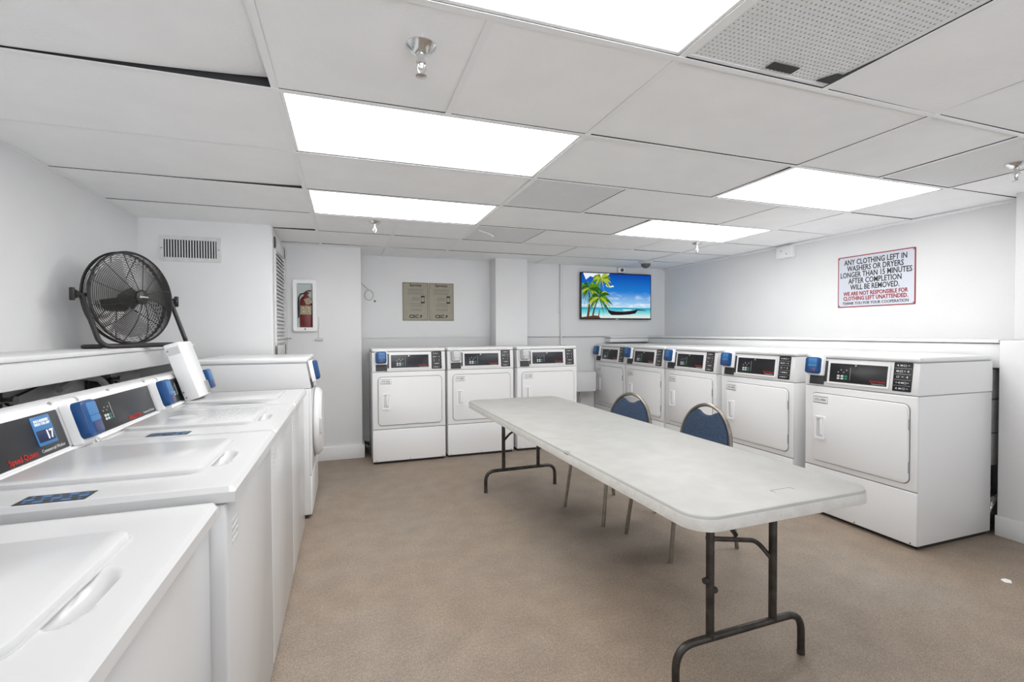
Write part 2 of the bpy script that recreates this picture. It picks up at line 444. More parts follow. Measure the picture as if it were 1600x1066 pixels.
sprinkler(.21, 3.80, 'small chrome sprinkler just beyond the smaller left light panel')
sprinkler(3.2, 3.76, 'small sprinkler in front of the farthest right light panel')
sprinkler(3.26, 1.47, 'chrome sprinkler at the right frame edge beside the perforated panel')
t = thing('dome_camera', 'dark dome security camera on the ceiling above the television corner', 'security camera', (3.45, 4.95, CH))
MB().lathe([(.085, 0), (.085, -.012), (.06, -.03)], (0, 0, 0), (0, 0, 1)).build('base', 'lightgrey', t)
MB().lathe([(.058, -.025), (.056, -.05), (.042, -.07), (.02, -.082), (0, -.086)], (0, 0, 0), (0, 0, 1)).build('dome', 'smoke', t)
t = thing('wall_camera', 'small white camera with a black lens mounted just above the television', 'security camera', (3.43, YB, 2.075))
MB().box(-.05, .05, -.04, 0, -.035, .035, .008).build('housing', 'white', t)
MB().lathe([(.022, .038), (.022, .05), (.018, .052), (.012, .046)], (0, 0, 0), (0, -1, 0)).build('lens', 'smoke', t)
t = thing('junction_box', 'small white electrical box high on the right wall under the ceiling', 'electrical box', (XR, 3.56, 2.045))
MB().box(-.05, 0, -.09, .09, -.06, .06, .003).build('box', 'wall', t)
cvp = MB().box(-.054, -.05, -.085, .085, -.057, .05, .001); cvp.build('cover_plate', 'white', t)
for y, z in ((.03, .01), (-.03, -.025)): MB().lathe([(.006, .054), (.006, .056), (.003, .057)], (0, y, z), (-1, 0, 0), 10).build('screw', 'inkgrey', t)

# ---- supply vent on the alcove wall
t = thing('wall_vent', 'white wall register with dark vertical slots above the black fan', 'vent', (-1.112, 4.21, 1.903))
MB().frame(.40, .19, .028, .012, .006, fr=FRONT(0, 0, 0), ri=.002).build('frame', 'grimy', t)
MB().box(-.175, .175, -.003, -.001, -.07, .07).build('throat', 'ink', t)
v_ = MB()
for k in range(19):
    x = -.16+.32*k/18
    v_.box(x-.0032, x+.0032, -.008, -.003, -.068, .068)
v_.build('slats', 'vent', t)
for x in (-.186, .186): MB().lathe([(.005, .012), (.004, .015)], (x, 0, 0), (0, -1, 0), 8).build('screw', 'inkgrey', t)

# ---- louvre door on the alcove side
d = struct(thing('door_1', 'white louvred closet door on the side of the alcove wall', 'door', (-.57, 4.62, 0)))
del d['label'], d['category']
MB().box(-.01, .012, -.40, -.30, .0, CH).build('jamb', 'wall', d)
lv = MB()
lv.box(.0, .02, -.28, -.225, .02, 2.06, .003); lv.box(.0, .02, .305, .36, .02, 2.06, .003)
lv.box(.0, .02, -.28, .36, 1.96, 2.06, .003); lv.box(.0, .02, -.28, .36, .02, .2, .003); lv.box(0, .02, -.28, .36, 1.06, 1.16, .003)
lv.build('door_leaf', 'wall', d)
sl = MB()
for k in range(24):
    z = 1.18+k*.0325
    sl.add([(.003, -.225, z+.027), (.003, .305, z+.027), (.021, .305, z), (.021, -.225, z), (.003, -.225, z+.033), (.003, .305, z+.033), (.021, .305, z+.009), (.021, -.225, z+.009)],
           [(0,1,2,3),(4,5,6,7),(0,1,5,4),(1,2,6,5),(2,3,7,6),(3,0,4,7)])
sl.build('louvre', 'wall', d)
MB().box(.0, .008, .36, .385, 0, 2.08).build('door_gap', 'ink', d)
MB().box(.0, .03, .385, .41, 0, CH).build('jamb', 'wall', d)
hs = MB().box(.02, .03, .30, .40, 1.20, 1.225, .002); hs.tube([(.03, .38, 1.21), (.055, .385, 1.215), (.06, .40, 1.21)], .004, 6)
hs.build('hasp', 'steel', d)

# ---- fire extinguisher cabinet + extinguisher
t = thing('extinguisher_cabinet', 'white framed fire extinguisher cabinet with glass front on the column wall', 'extinguisher cabinet', (-.381, 5.03, 1.53))
MB().frame(.212, .495, .036, .045, .022, fr=FRONT(0, 0, 0), ri=.006).build('frame', 'white', t)
MB().box(-.08, .08, -.004, -.001, -.22, .22).build('back_panel', 'offwhite', t)
MB().box(-.074, .074, -.0415, -.0395, -.215, .215).build('glass_pane', 'glass', t, 0)
MB().lathe([(.008, .045), (.007, .05), (.003, .051)], (0, 0, -.228), (0, -1, 0), 10).build('latch', 'inkgrey', t)
e = thing('fire_extinguisher', 'red fire extinguisher with a paper tag inside the wall cabinet', 'fire extinguisher', (-.373, 5.011, 1.313))
MB().lathe([(.0, 0), (.052, .0), (.055, .006), (.055, .115), (.055, .25), (.05, .28), (.034, .30), (.018, .312), (.018, .325), (0, .325)], (0, 0, 0), (0, 0, 1)).xf(M4.Diagonal((1, .26, 1, 1))).build('cylinder', 'extred', e)
MB().box(-.05, .05, -.0165, -.0145, .13, .215, .001).build('instruction_label', 'paper', e)
vv = MB().box(-.02, .02, -.008, .008, .325, .345, .004); vv.tube([(-.01, 0, .345), (.02, -.004, .362), (.05, -.004, .36)], .006, 6); vv.tube([(-.01, 0, .338), (.03, -.004, .34)], .005, 6)
vv.build('valve_handle', 'brown', e)
MB().tube([(-.02, 0, .335), (-.05, -.004, .325), (-.064, -.006, .29), (-.066, -.006, .1)], .006, 8).build('hose', 'rubber', e)
MB().box(-.03, .03, -.0195, -.0185, -.03, .03).xf(M4.Translation((.022, 0, .26)) @ M4.Rotation(-.35, 4, 'Y')).build('tag', 'paper', e)
t = thing('breaker_hammer', 'little white hammer hanging on a chain below the extinguisher cabinet', 'hammer', (-.258, 5.03, 1.2))
MB().lathe([(.012, -.035), (.013, .035)], (0, -.014, 0), (1, 0, 0), 10).build('head', 'offwhite', t)
MB().tube([(-.003, -.012, .01), (-.008, -.01, .08), (.0, -.008, .15), (-.004, -.006, .22)], .003, 6).build('chain', 'lightgrey', t)
# ---- coiled white cable on the back wall
t = thing('coiled_cable', 'loop of white cable on the back wall beside the column', 'cable', (.235, YB, 1.68))
MB().tube([(.045*math.cos(a), -.012, .055*math.sin(a)) for a in [k*2*pi/24 for k in range(24)]], .006, 8, True).build('loop', 'lightgrey', t)
MB().tube([(-.09, -.008, .14), (-.04, -.01, .09), (0, -.016, .055)], .005, 8).build('tail', 'lightgrey', t)
MB().lathe([(.012, .0), (.012, .02), (.006, .022)], (.06, 0, -.065), (0, -1, 0), 10).build('plug', 'inkgrey', t)
# ---- conduit pipe on back wall
t = thing('conduit_pipe', 'white painted vertical pipe on the back wall left of the television', 'pipe', (2.56, YB-.016, 0))
MB().tube([(0, 0, .78), (0, 0, CH+.02)], .015, 12).build('pipe', 'wall', t)
MB().box(-.03, .03, .004, .016, 1.5, 1.52, .002).build('strap', 'wall', t)
# ---- low white wall box behind the dryers
t = thing('utility_box', 'plain white box low on the back wall between the two dryer rows', 'utility box', (2.70, YB+.012, .64))
MB().box(-.29, .27, -.19, 0, -.125, .12, .006).build('box', 'enamel2', t)
lg = MB(); lg.prism([(.08, -.13), (.12, -.13), (.02, -.5), (-.02, -.5)], FRONT(0, -.10, 0), .02)
lg.build('brace', 'steel', t)
MB().lathe([(.012, .125), (.012, .14)], (-.17, -.17, 0), (0, 0, -1), 10).build('drain_plug', 'white', t)

# ---- signs
t = thing('warning_sign', 'white sign with red border and black clothing-left warning on the right wall', 'sign', (XR, 2.739, 1.686))
fr = FR((0, 0, 0), (0, -1, 0), (0, 0, 1))      # normal -X
MB().slab(.61, .44, .004, .008, .001, fr=fr).build('board', 'redsign', t)
MB().slab(.594, .424, .0012, .006, .0004, fr=fr, n0=.0038).build('face', 'signwhite', t)
def T_(s, size, z, m, nm, sx=.86, bold=.0016):
    f = (V((-.0055, 0, z)), fr[1], fr[2], fr[3]); return text_mb(s, size, f, bold=bold, sx=sx)
b = MB()
for i, s in enumerate(('ANY CLOTHING LEFT IN', 'WASHERS OR DRYERS', 'LONGER THAN 15 MINUTES', 'AFTER COMPLETION', 'WILL BE REMOVED.')):
    q = T_(s, .064, .165-i*.054, 'ink', 'l', .70, .0011); b.add(q.v, q.f)
b.build('black_lettering', 'ink', t, 0)
b = MB()
for s, z in (('WE ARE NOT RESPONSIBLE FOR', -.105), ('CLOTHING LEFT UNATTENDED.', -.146)):
    q = T_(s, .046, z, 'red', 'l', .76, .0012); b.add(q.v, q.f)
b.build('red_lettering', 'redsign', t, 0)
T_('THANK YOU FOR YOUR COOPERATION', .033, -.187, 'ink', 'l', .86, .0005).build('small_lettering', 'ink', t, 0)
for y in (-.293, .293):
    for z in (-.205, .205): MB().lathe([(.006, .005), (.005, .008), (.002, .009)], (0, y, z), (-1, 0, 0), 10).build('screw', 'inkgrey', t)

def service(name, x0, x1, head, label):
    t = thing(name, label, 'sign', ((x0+x1)/2, YB, 1.617), 0, 'service signs')
    wd = x1-x0; f = FRONT(0, 0, 0)
    MB().slab(wd, .436, .006, .004, .001, fr=f).build('board', 'tan', t)
    MB().frame(wd-.012, .424, .003, .0008, .003, fr=f, n0=.0058).build('border', 'tanink', t)
    y = -.0066
    text_mb(head, .046, FRONT(0, y, .186), bold=.0012).build('heading', 'tanink', t, 0)
    k = random.Random(len(head))
    def lines(zs, xc, wmax):
        ln = MB()
        for z in zs:
            wl = wmax*k.uniform(.75, 1); x = xc-wl/2
            while x < xc+wl/2:
                q = k.uniform(.006, .02); ln.box(x, min(x+q, xc+wl/2), y-.0006, y, z-.0042, z+.0042); x += q+.005
        ln.build('paragraph', 'inkgrey', t, 0)
    lines((.142, .126, .104, .088), 0, wd*.75)
    lines((.045, .030, .015), .0, wd*.34)
    lines((-.02, -.036, -.052, -.085, -.10), .01, wd*.5)
    ph = MB().frame(.042, .085, .004, .0016, .006, c=(wd*.28, .025), fr=f, n0=.006)
    ph.box(wd*.28-.02, wd*.28+.02, y-.001, y, .05, .066); ph.box(wd*.28-.02, wd*.28+.02, y-.001, y, -.016, .0)
    ph.build('phone_icon', 'ink', t, 0)
    lg = text_mb('CSC', .05, FRONT(-.02, y, -.17), bold=.002, sx=1.15)
    lg.prism([(.05, -.187), (.058, -.187), (.062, -.172), (.075, -.168), (.066, -.152), (.052, -.152)], FRONT(0, -.006, 0), .001)
    lg.build('logo', 'ink', t, 0)
    for x in (-wd/2+.01, wd/2-.01):
        for z in (-.205, .205): MB().lathe([(.006, .006), (.005, .009), (.002, .01)], (x, 0, z), (0, -1, 0), 10).build('screw', 'inkgrey', t)
service('service_sign', .596, .888, 'Service', 'beige service notice headed Service on the back wall, the left of the pair')
service('service_sign', .892, 1.184, 'Servicio', 'beige service notice headed Servicio on the back wall, the right of the pair')

# ---- television with a beach picture
TVG = .40                       # screen glow
def tv():
    W_, H_ = 1.056, .607
    t = thing('television', 'wall-mounted flat television showing a palm beach with a longtail boat', 'television', (3.345, YB, 1.726))
    MB().slab(W_, H_, .03, .006, .002, fr=FRONT(0, 0, 0), n0=.025).build('case', 'blackpanel', t)
    m = bpy.data.materials.new('screen'); m.use_nodes = True
    nt = m.node_tree; nt.nodes.clear(); L = nt.links
    e = nt.nodes.new('ShaderNodeEmission'); o = nt.nodes.new('ShaderNodeOutputMaterial'); L.new(e.outputs[0], o.inputs[0])
    tc = nt.nodes.new('ShaderNodeTexCoord'); sp = nt.nodes.new('ShaderNodeSeparateXYZ'); L.new(tc.outputs['Generated'], sp.inputs[0])
    r = nt.nodes.new('ShaderNodeValToRGB'); L.new(sp.outputs['Z'], r.inputs['Fac'])
    el = r.color_ramp.elements
    stops = [(0, (228, 232, 226)), (.06, (205, 232, 230)), (.12, (132, 214, 222)), (.2, (70, 190, 206)), (.235, (24, 140, 178)), (.245, (196, 222, 240)), (.34, (150, 200, 238)), (.6, (36, 124, 208)), (1, (14, 70, 168))]
    el[0].position = 0; el[0].color = (*rgb(*stops[0][1]), 1); el[1].position = 1; el[1].color = (*rgb(*stops[-1][1]), 1)
    for p, c in stops[1:-1]: q = el.new(p); q.color = (*rgb(*c), 1)
    mp = nt.nodes.new('ShaderNodeMapping'); mp.inputs['Scale'].default_value = (4, 1, 9); L.new(tc.outputs['Generated'], mp.inputs[0])
    n = nt.nodes.new('ShaderNodeTexNoise'); n.inputs['Scale'].default_value = 1.3; n.inputs['Detail'].default_value = 6; L.new(mp.outputs[0], n.inputs['Vector'])
    cr = nt.nodes.new('ShaderNodeValToRGB'); cr.color_ramp.elements[0].position = .5; cr.color_ramp.elements[1].position = .66; L.new(n.outputs['Fac'], cr.inputs['Fac'])
    zr = nt.nodes.new('ShaderNodeValToRGB'); L.new(sp.outputs['Z'], zr.inputs['Fac'])
    ze = zr.color_ramp.elements; ze[0].position = .245; ze[0].color = (0, 0, 0, 1); ze[1].position = .62; ze[1].color = (0, 0, 0, 1)
    q = ze.new(.25); q.color = (1, 1, 1, 1); q = ze.new(.34); q.color = (.8, .8, .8, 1)
    mu = nt.nodes.new('ShaderNodeMath'); mu.operation = 'MULTIPLY'; L.new(cr.outputs['Color'], mu.inputs[0]); L.new(zr.outputs['Color'], mu.inputs[1])
    mx = nt.nodes.new('ShaderNodeMix'); mx.data_type = 'RGBA'; L.new(mu.outputs[0], mx.inputs[0]); L.new(r.outputs['Color'], mx.inputs[6]); mx.inputs[7].default_value = (.95, .95, .97, 1)
    L.new(mx.outputs[2], e.inputs[0]); e.inputs[1].default_value = TVG
    MAT['screen'] = m
    y = -.0556
    sw, sh = W_-.024, H_-.03
    MB().box(-sw/2, sw/2, y, y+.0012, -sh/2+.004, sh/2).build('screen', 'screen', t, 0)
    for nm, c in (('pic_green', (88, 140, 30)), ('pic_dkgreen', (46, 92, 30)), ('pic_yellow', (176, 186, 60)), ('pic_trunk', (96, 60, 44)), ('pic_boat', (44, 30, 34)), ('pic_cloud', (236, 242, 248))): emis(nm, rgb(*c), TVG)
    F = lambda k: (V((-sw/2, y-.0004*k, -sh/2+.004)), V((1,0,0)), V((0,0,1)), V((0,-1,0)))
    def P(pts): return [(a*sw, b_*sh) for a, b_ in pts]
    c = MB()
    c.prism(P([(.02, 1.0), (.40, 1.0), (.34, .93), (.22, .88), (.12, .93), (.06, .85)]), F(0), .0002)
    c.prism(P([(.335, .74), (.35, .78), (.375, .75), (.4, .72), (.44, .74), (.46, .71), (.40, .69), (.36, .70)]), F(0), .0002)
    c.build('clouds', 'pic_cloud', t, 0)
    # trunks
    tr = MB()
    def strip(pts, w0, w1):
        n = len(pts); L_ = []; R_ = []
        for i, (a, b_) in enumerate(pts):
            ww = w0+(w1-w0)*i/(n-1); L_.append((a-ww, b_)); R_.append((a+ww, b_))
        tr.prism(P(L_+R_[::-1]), F(1), .0002)
    strip([(.085, .02), (.10, .2), (.11, .4), (.105, .58)], .016, .008)
    strip([(.155, .06), (.175, .2), (.20, .32), (.215, .45)], .012, .006)
    strip([(.235, .03), (.245, .12), (.25, .2)], .008, .003)
    tr.prism(P([(.0, 0), (.26, 0), (.24, .05), (.16, .06), (.1, .04), (0, .02)]), F(1), .0002)
    tr.build('trunks', 'pic_trunk', t, 0)
    fr_ = {'pic_green': MB(), 'pic_dkgreen': MB(), 'pic_yellow': MB()}
    rn = random.Random(5)
    def crown(cx, cy, R, n, cols):
        for k in range(n):
            a = 2*pi*k/n+rn.uniform(-.15, .15); ln = R*rn.uniform(.75, 1.1); dr = .35*R
            up_, dn = [], []
            for j in range(7):
                s = j/6; x = cx+math.cos(a)*ln*s; z = cy+(math.sin(a)*ln*.95*s+.25*R*s-dr*2.0*s*s)*1.6
                h = .040*math.sin(pi*min(1, s*.9+.1))
                up_.append((x, z+h)); dn.append((x, z-h*.9))
            fr_[cols[k % len(cols)]].prism(P([(min(max(p, .003), .997), min(max(q, .003), .997)) for p, q in up_+dn[::-1]]), F(2+k % 3), .0002)
    crown(.27, .88, .15, 17, ['pic_yellow', 'pic_green'])
    crown(.10, .66, .19, 24, ['pic_green', 'pic_dkgreen', 'pic_green', 'pic_dkgreen', 'pic_yellow'])
    crown(.24, .46, .19, 20, ['pic_dkgreen', 'pic_green', 'pic_dkgreen', 'pic_yellow'])
    fr_['pic_green'].build('palm_fronds', 'pic_green', t, 0); fr_['pic_dkgreen'].build('palm_fronds', 'pic_dkgreen', t, 0); fr_['pic_yellow'].build('palm_fronds', 'pic_yellow', t, 0)
    bo = MB()
    bo.prism(P([(.33, .31), (.345, .30), (.375, .19), (.42, .165), (.5, .15), (.62, .15), (.72, .17), (.77, .19), (.80, .21), (.80, .17), (.77, .11), (.68, .085), (.55, .07), (.42, .07), (.38, .12)]), F(1), .0002)
    bo.prism(P([(.78, .21), (.84, .20), (.93, .19), (.93, .175), (.8, .18)]), F(1), .0002)
    bo.build('boat', 'pic_boat', t, 0)
    cn = MB(); cn.prism(P([(.58, .2), (.72, .2), (.70, .18), (.6, .175)]), F(1), .0002); cn.build('boat_canopy', 'pic_cloud', t, 0)
    MB().box(-.02, .02, y-.001, y, -H_/2+.002, -H_/2+.010).build('badge', 'lightgrey', t, 0)
    MB().box(-.2, .2, -.026, 0, -.15, .15).build('wall_bracket', 'charcoal', t)
tv()

# ------------------------------------------------------------------ dryers
DW, DD, DH = .70, .69, 1.11
def card_reader(par, fr, blue=True, n=.05, w=.105, h=.125):
    """payment reader: white bracket with a blue (or grey) moulded body; fr at the centre of the plate"""
    o, U, W, N = fr
    body = MB().slab(w, h, n*.55, .018, .010, fr=fr, n0=n*.5).build('card_reader', 'blue' if blue else 'readergrey', par)
    if not blue: body['label'] = 'grey card reader'
    else: body['label'] = 'blue card reader'
    b = MB().slab(w*1.12, h*1.12, n*.5, .008, .003, fr=(o+U*.004-W*.004, U, W, N)); b.build('bracket', 'white', body)
    s = MB().slab(w*.62, h*.36, .0012, .006, .0004, c=(w*.08, h*.24), fr=fr, n0=n*1.05); s.slab(w*.62, h*.16, .0012, .004, .0004, c=(w*.08, -h*.03), fr=fr, n0=n*1.05)
    s.build('sticker', 'blue2' if blue else 'offwhite', body)
    s = MB().slab(w*.5, h*.30, .0012, .004, .0004, c=(w*.1, -h*.28), fr=fr, n0=n*1.05)
    s.build('display', 'bluegrey' if blue else 'greyplate', body)
    return body
def icons(par, fr, w, h):
    """programme legend: dark plate, five ruled rows of small white glyphs"""
    pl = MB().slab(w, h, .0025, .006, .0008, fr=fr).build('legend_plate', 'blackpanel', par)
    o, U, W, N = fr; g = MB(); rn = random.Random(3)
    for r in range(5):
        z = h/2-h*(r+.5)/5
        if r: g.box(-w*.44, w*.44, 0, .0006, h/2-h*r/5-.0006, h/2-h*r/5+.0006)
        k = [4, 4, 3, 5, 4][r]
        for i in range(k):
            x = -w*.38+w*.76*(i+.5)/k; s = w*.07
            q = (i+r) % 4
            if q == 0: g.add([(x-s, 0, z), (x+s*.4, 0, z-s), (x+s*.4, 0, z+s)], [(0, 1, 2)])
            elif q == 1: g.box(x-s, x+s, 0, .0006, z-s*.6, z+s*.6)
            elif q == 2:
                g.box(x-s, x+s, 0, .0006, z-s*.8, z-s*.5); g.box(x-s, x+s, 0, .0006, z+s*.5, z+s*.8); g.box(x-s, x-s*.7, 0, .0006, z-s*.8, z+s*.8); g.box(x+s*.7, x+s, 0, .0006, z-s*.8, z+s*.8)
            else: g.box(x-s*.7, x+s*.7, 0, .0006, z-s*.15, z+s*.35)
    g.v = [o+U*p.x+W*p.z+N*(.0026+p.y) for p in g.v]
    g.build('legend_icons', 'offwhite', pl, 0)
def lettering(par, fr, a, b_, size, align='RIGHT'):
    o, U, W, N = fr
    text_mb(a, size, (o, U, W, N), align, bold=size*.025).build('brand_lettering', 'red', par, 0)
    text_mb(b_, size*.62, (o-W*size*.95, U, W, N), align).build('type_lettering', 'lightgrey', par, 0)
def keypad(par, fr, s=.011, green=True):
    o, U, W, N = fr; k = MB(); d = MB()
    for i in range(3 if green else 4):
        for j in range(2):
            if green and i == 2: continue
            k.slab(s, s*.72, .0016, .002, .0004, c=(i*s*1.5, -j*s*1.0), fr=fr)
    k.build('key', 'offwhite', par, 0)
    g_ = MB()
    for j in range(2): g_.slab(s*1.2, s*.72, .0016, .002, .0004, c=((2 if green else 4)*s*1.5, -j*s*1.0), fr=fr)
    g_.build('start_key', 'green', par, 0)
    for i in range(4):
        d.slab(s*.5, s*.3, .0008, .001, .0002, c=(i*s*1.1-s*.2, s*1.5+(i % 2)*s*.9), fr=fr)
    d.tube([o+U*(s*4.6)+W*(s*3.6)+N*.0008, o+U*(s*4.6)-W*(s*1.4)+N*.0008], .0008, 5)
    d.build('indicator_print', 'lightgrey', par, 0)
def make_dryer(name, label, blue=True, navy=True):
    t = thing(name, label, 'dryer', group='front-control coin laundry dryers')
    hw, fy = DW/2, -DD/2
    L = -hw                                  # left edge; u measured from left
    c = MB().box(-hw, hw, fy+.012, DD/2, .022, .884, .006)
    c.box(-hw+.02, hw-.02, fy+.05, DD/2-.03, 0, .03)
    c.build('cabinet', 'enamel', t)
    MB().box(-hw+.012, hw-.012, fy+.03, DD/2-.02, .001, .022).build('toe_base', 'toe', t)
    # front sheets
    MB().box(-hw, hw, fy, fy+.02, .024, .330, .007, 3).build('lower_panel', 'enamel', t)
    MB().box(-hw, hw, fy, fy+.02, .335, .884, .008, 3).build('front_panel', 'enamel', t)
    # control head: sloped face
    prof = [(fy+.004, .889), (fy+.0005, .900), (fy+.022, 1.066), (fy+.024, 1.074), (DD/2, 1.074), (DD/2, .889)]
    hd = MB(); hd.rings([[(-hw, y, z) for y, z in prof], [(hw, y, z) for y, z in prof]]); h_ = hd.build('control_head', 'enamel', t)
    MB().box(-hw-.001, hw+.001, fy+.012, DD/2, 1.078, DH, .013, 4).build('top_lid', 'enamel', t)
    MB().box(-hw+.006, hw-.006, fy+.03, DD/2-.01, 1.072, 1.08).build('seam', 'greyline', t)
    MB().box(-hw+.004, hw-.004, fy+.012, DD/2-.01, .883, .890).build('seam', 'greyline', t)
    MB().box(-hw+.004, hw-.004, fy+.006, fy+.03, .329, .336).build('seam', 'greyline', t)
    # sloped-face frame
    ang = math.atan2(.0215, .166); Wv = V((0, math.sin(ang), math.cos(ang)))
    def SF(u, z, off=.0): return (V((L+u, fy+.0005+(z-.900)*.1295, z))-V((0, math.cos(ang), -math.sin(ang)))*off, V((1,0,0)), Wv, V((1,0,0)).cross(Wv))
    # display window with raised bezel
    bz = MB().frame(.385, .148, .012, .007, .008, fr=SF(.355, .985), ri=.003).build('bezel', 'enamel', t)
    dp = MB().slab(.362, .125, .004, .003, .0006, fr=SF(.355, .985)).build('display_panel', 'navypanel' if navy else 'blackpanel', t)
    F = lambda u, z: SF(u, z, .0042)
    lettering(dp, F(.525, .948), 'Speed Queen', 'Commercial Dryer', .0165)
    keypad(dp, F(.235, .966), .0165)
    MB().lathe([(.008, .004), (.007, .008), (.003, .0085)], SF(.345, 1.037)[0], SF(0, .98)[3], 12).build('lock', 'steel', dp)
    icons(t, SF(.615, .99), .10, .17)
    MB().slab(.105, .062, .003, .003, .0006, fr=SF(.085, .928)).build('coin_plate', 'charcoal', t)
    MB().slab(.014, .14, .006, .002, .0006, fr=SF(.148, .99)).build('reader_side', 'charcoal', t)
    card_reader(t, SF(.080, 1.022, .004), blue, .055, .10, .112)
    # door
    dw, dh, dc = .608, .462, (L+.357, .606)
    f = FRONT(0, fy, 0)
    MB().slab(dw+.008, dh+.008, .0012, .038, .0002, c=dc, fr=f).build('door_gasket', 'groove', t)
    d = MB().slab(dw, dh, .012, .034, .005, c=dc, fr=f, n0=.0).build('door', 'enamel', t)
    h = MB().frame(.072, .155, .013, .012, .008, c=(L+.125, .605), fr=f, n0=.011, ri=.006); h.build('handle', 'white', d)
    MB().slab(.046, .130, .002, .006, .0004, c=(L+.125, .605), fr=f, n0=.0118).build('handle_recess', 'offwhite', d)
    MB().slab(.02, .11, .010, .004, .003, c=(L+.137, .612), fr=f, n0=.0125).build('handle_grip', 'white', d)
    MB().slab(.108, .052, .0006, .004, .0002, c=(L+.124, .795), fr=f, n0=.0118).build('notice', 'white', d)
    nt_ = text_mb('975-4086', .021, (V((L+.124, fy-.0128, .794)), V((1,0,0)), V((0,0,1)), V((0,-1,0))), bold=.0006)
    for z in (.812, .776): nt_.box(L+.08, L+.168, fy-.0132, fy-.0126, z-.0018, z+.0018)
    nt_.frame(.104, .048, .0022, .0008, .004, c=(L+.124, .795), fr=f, n0=.0122)
    nt_.build('notice_print', 'greyline', d, 0)
    for z in (.72, .47): MB().box(L+.655, L+.664, fy-.010, fy+.001, z-.032, z+.032, .002).build('hinge', 'greyline', t)
    for u in (.03, .35, .67): MB().lathe([(.005, 0), (.004, .003)], (L+u, fy, .036), (0, -1, 0), 8).build('screw', 'inkgrey', t)
    return t
D0 = make_dryer('dryer', 'white dryer with a blue card reader under the service notices, leftmost of the back row')
D0.location = (.572, 4.69+DD/2, 0)
D1 = make_dryer('dryer', 'white dryer with a grey card reader, in the middle of the back row', False)
D1.location = (1.300, 4.71+.77*DD/2, 0); D1.scale = (1, .77, 1)
D2 = copy_tree(D1); D2['label'] = 'white dryer with a grey card reader, right end of the back row'; D2.location = (2.045, 4.72+.75*DD/2, 0); D2.scale = (1, .75, 1)
R0 = make_dryer('dryer', 'white dryer at the near end of the right row, fully seen beside the table end', True, False)
R0.location = (3.055+DD/2, 2.135, 0); R0.rotation_euler.z = -pi/2+.0
RL = [(2.925, 3.05, 'white dryer second from the near end of the right row, behind the nearer blue chair'),
      (3.69, 3.05, 'white dryer in the middle of the right row, between the two blue chair backs'),
      (4.415, 3.045, 'white dryer second from the far end of the right row, behind the farther blue chair'),
      (5.13, 3.045, 'white dryer at the far end of the right row below the television')]
for y, x, lab in RL:
    c = copy_tree(R0); c['label'] = lab; c.location = (x+DD/2, y, 0)

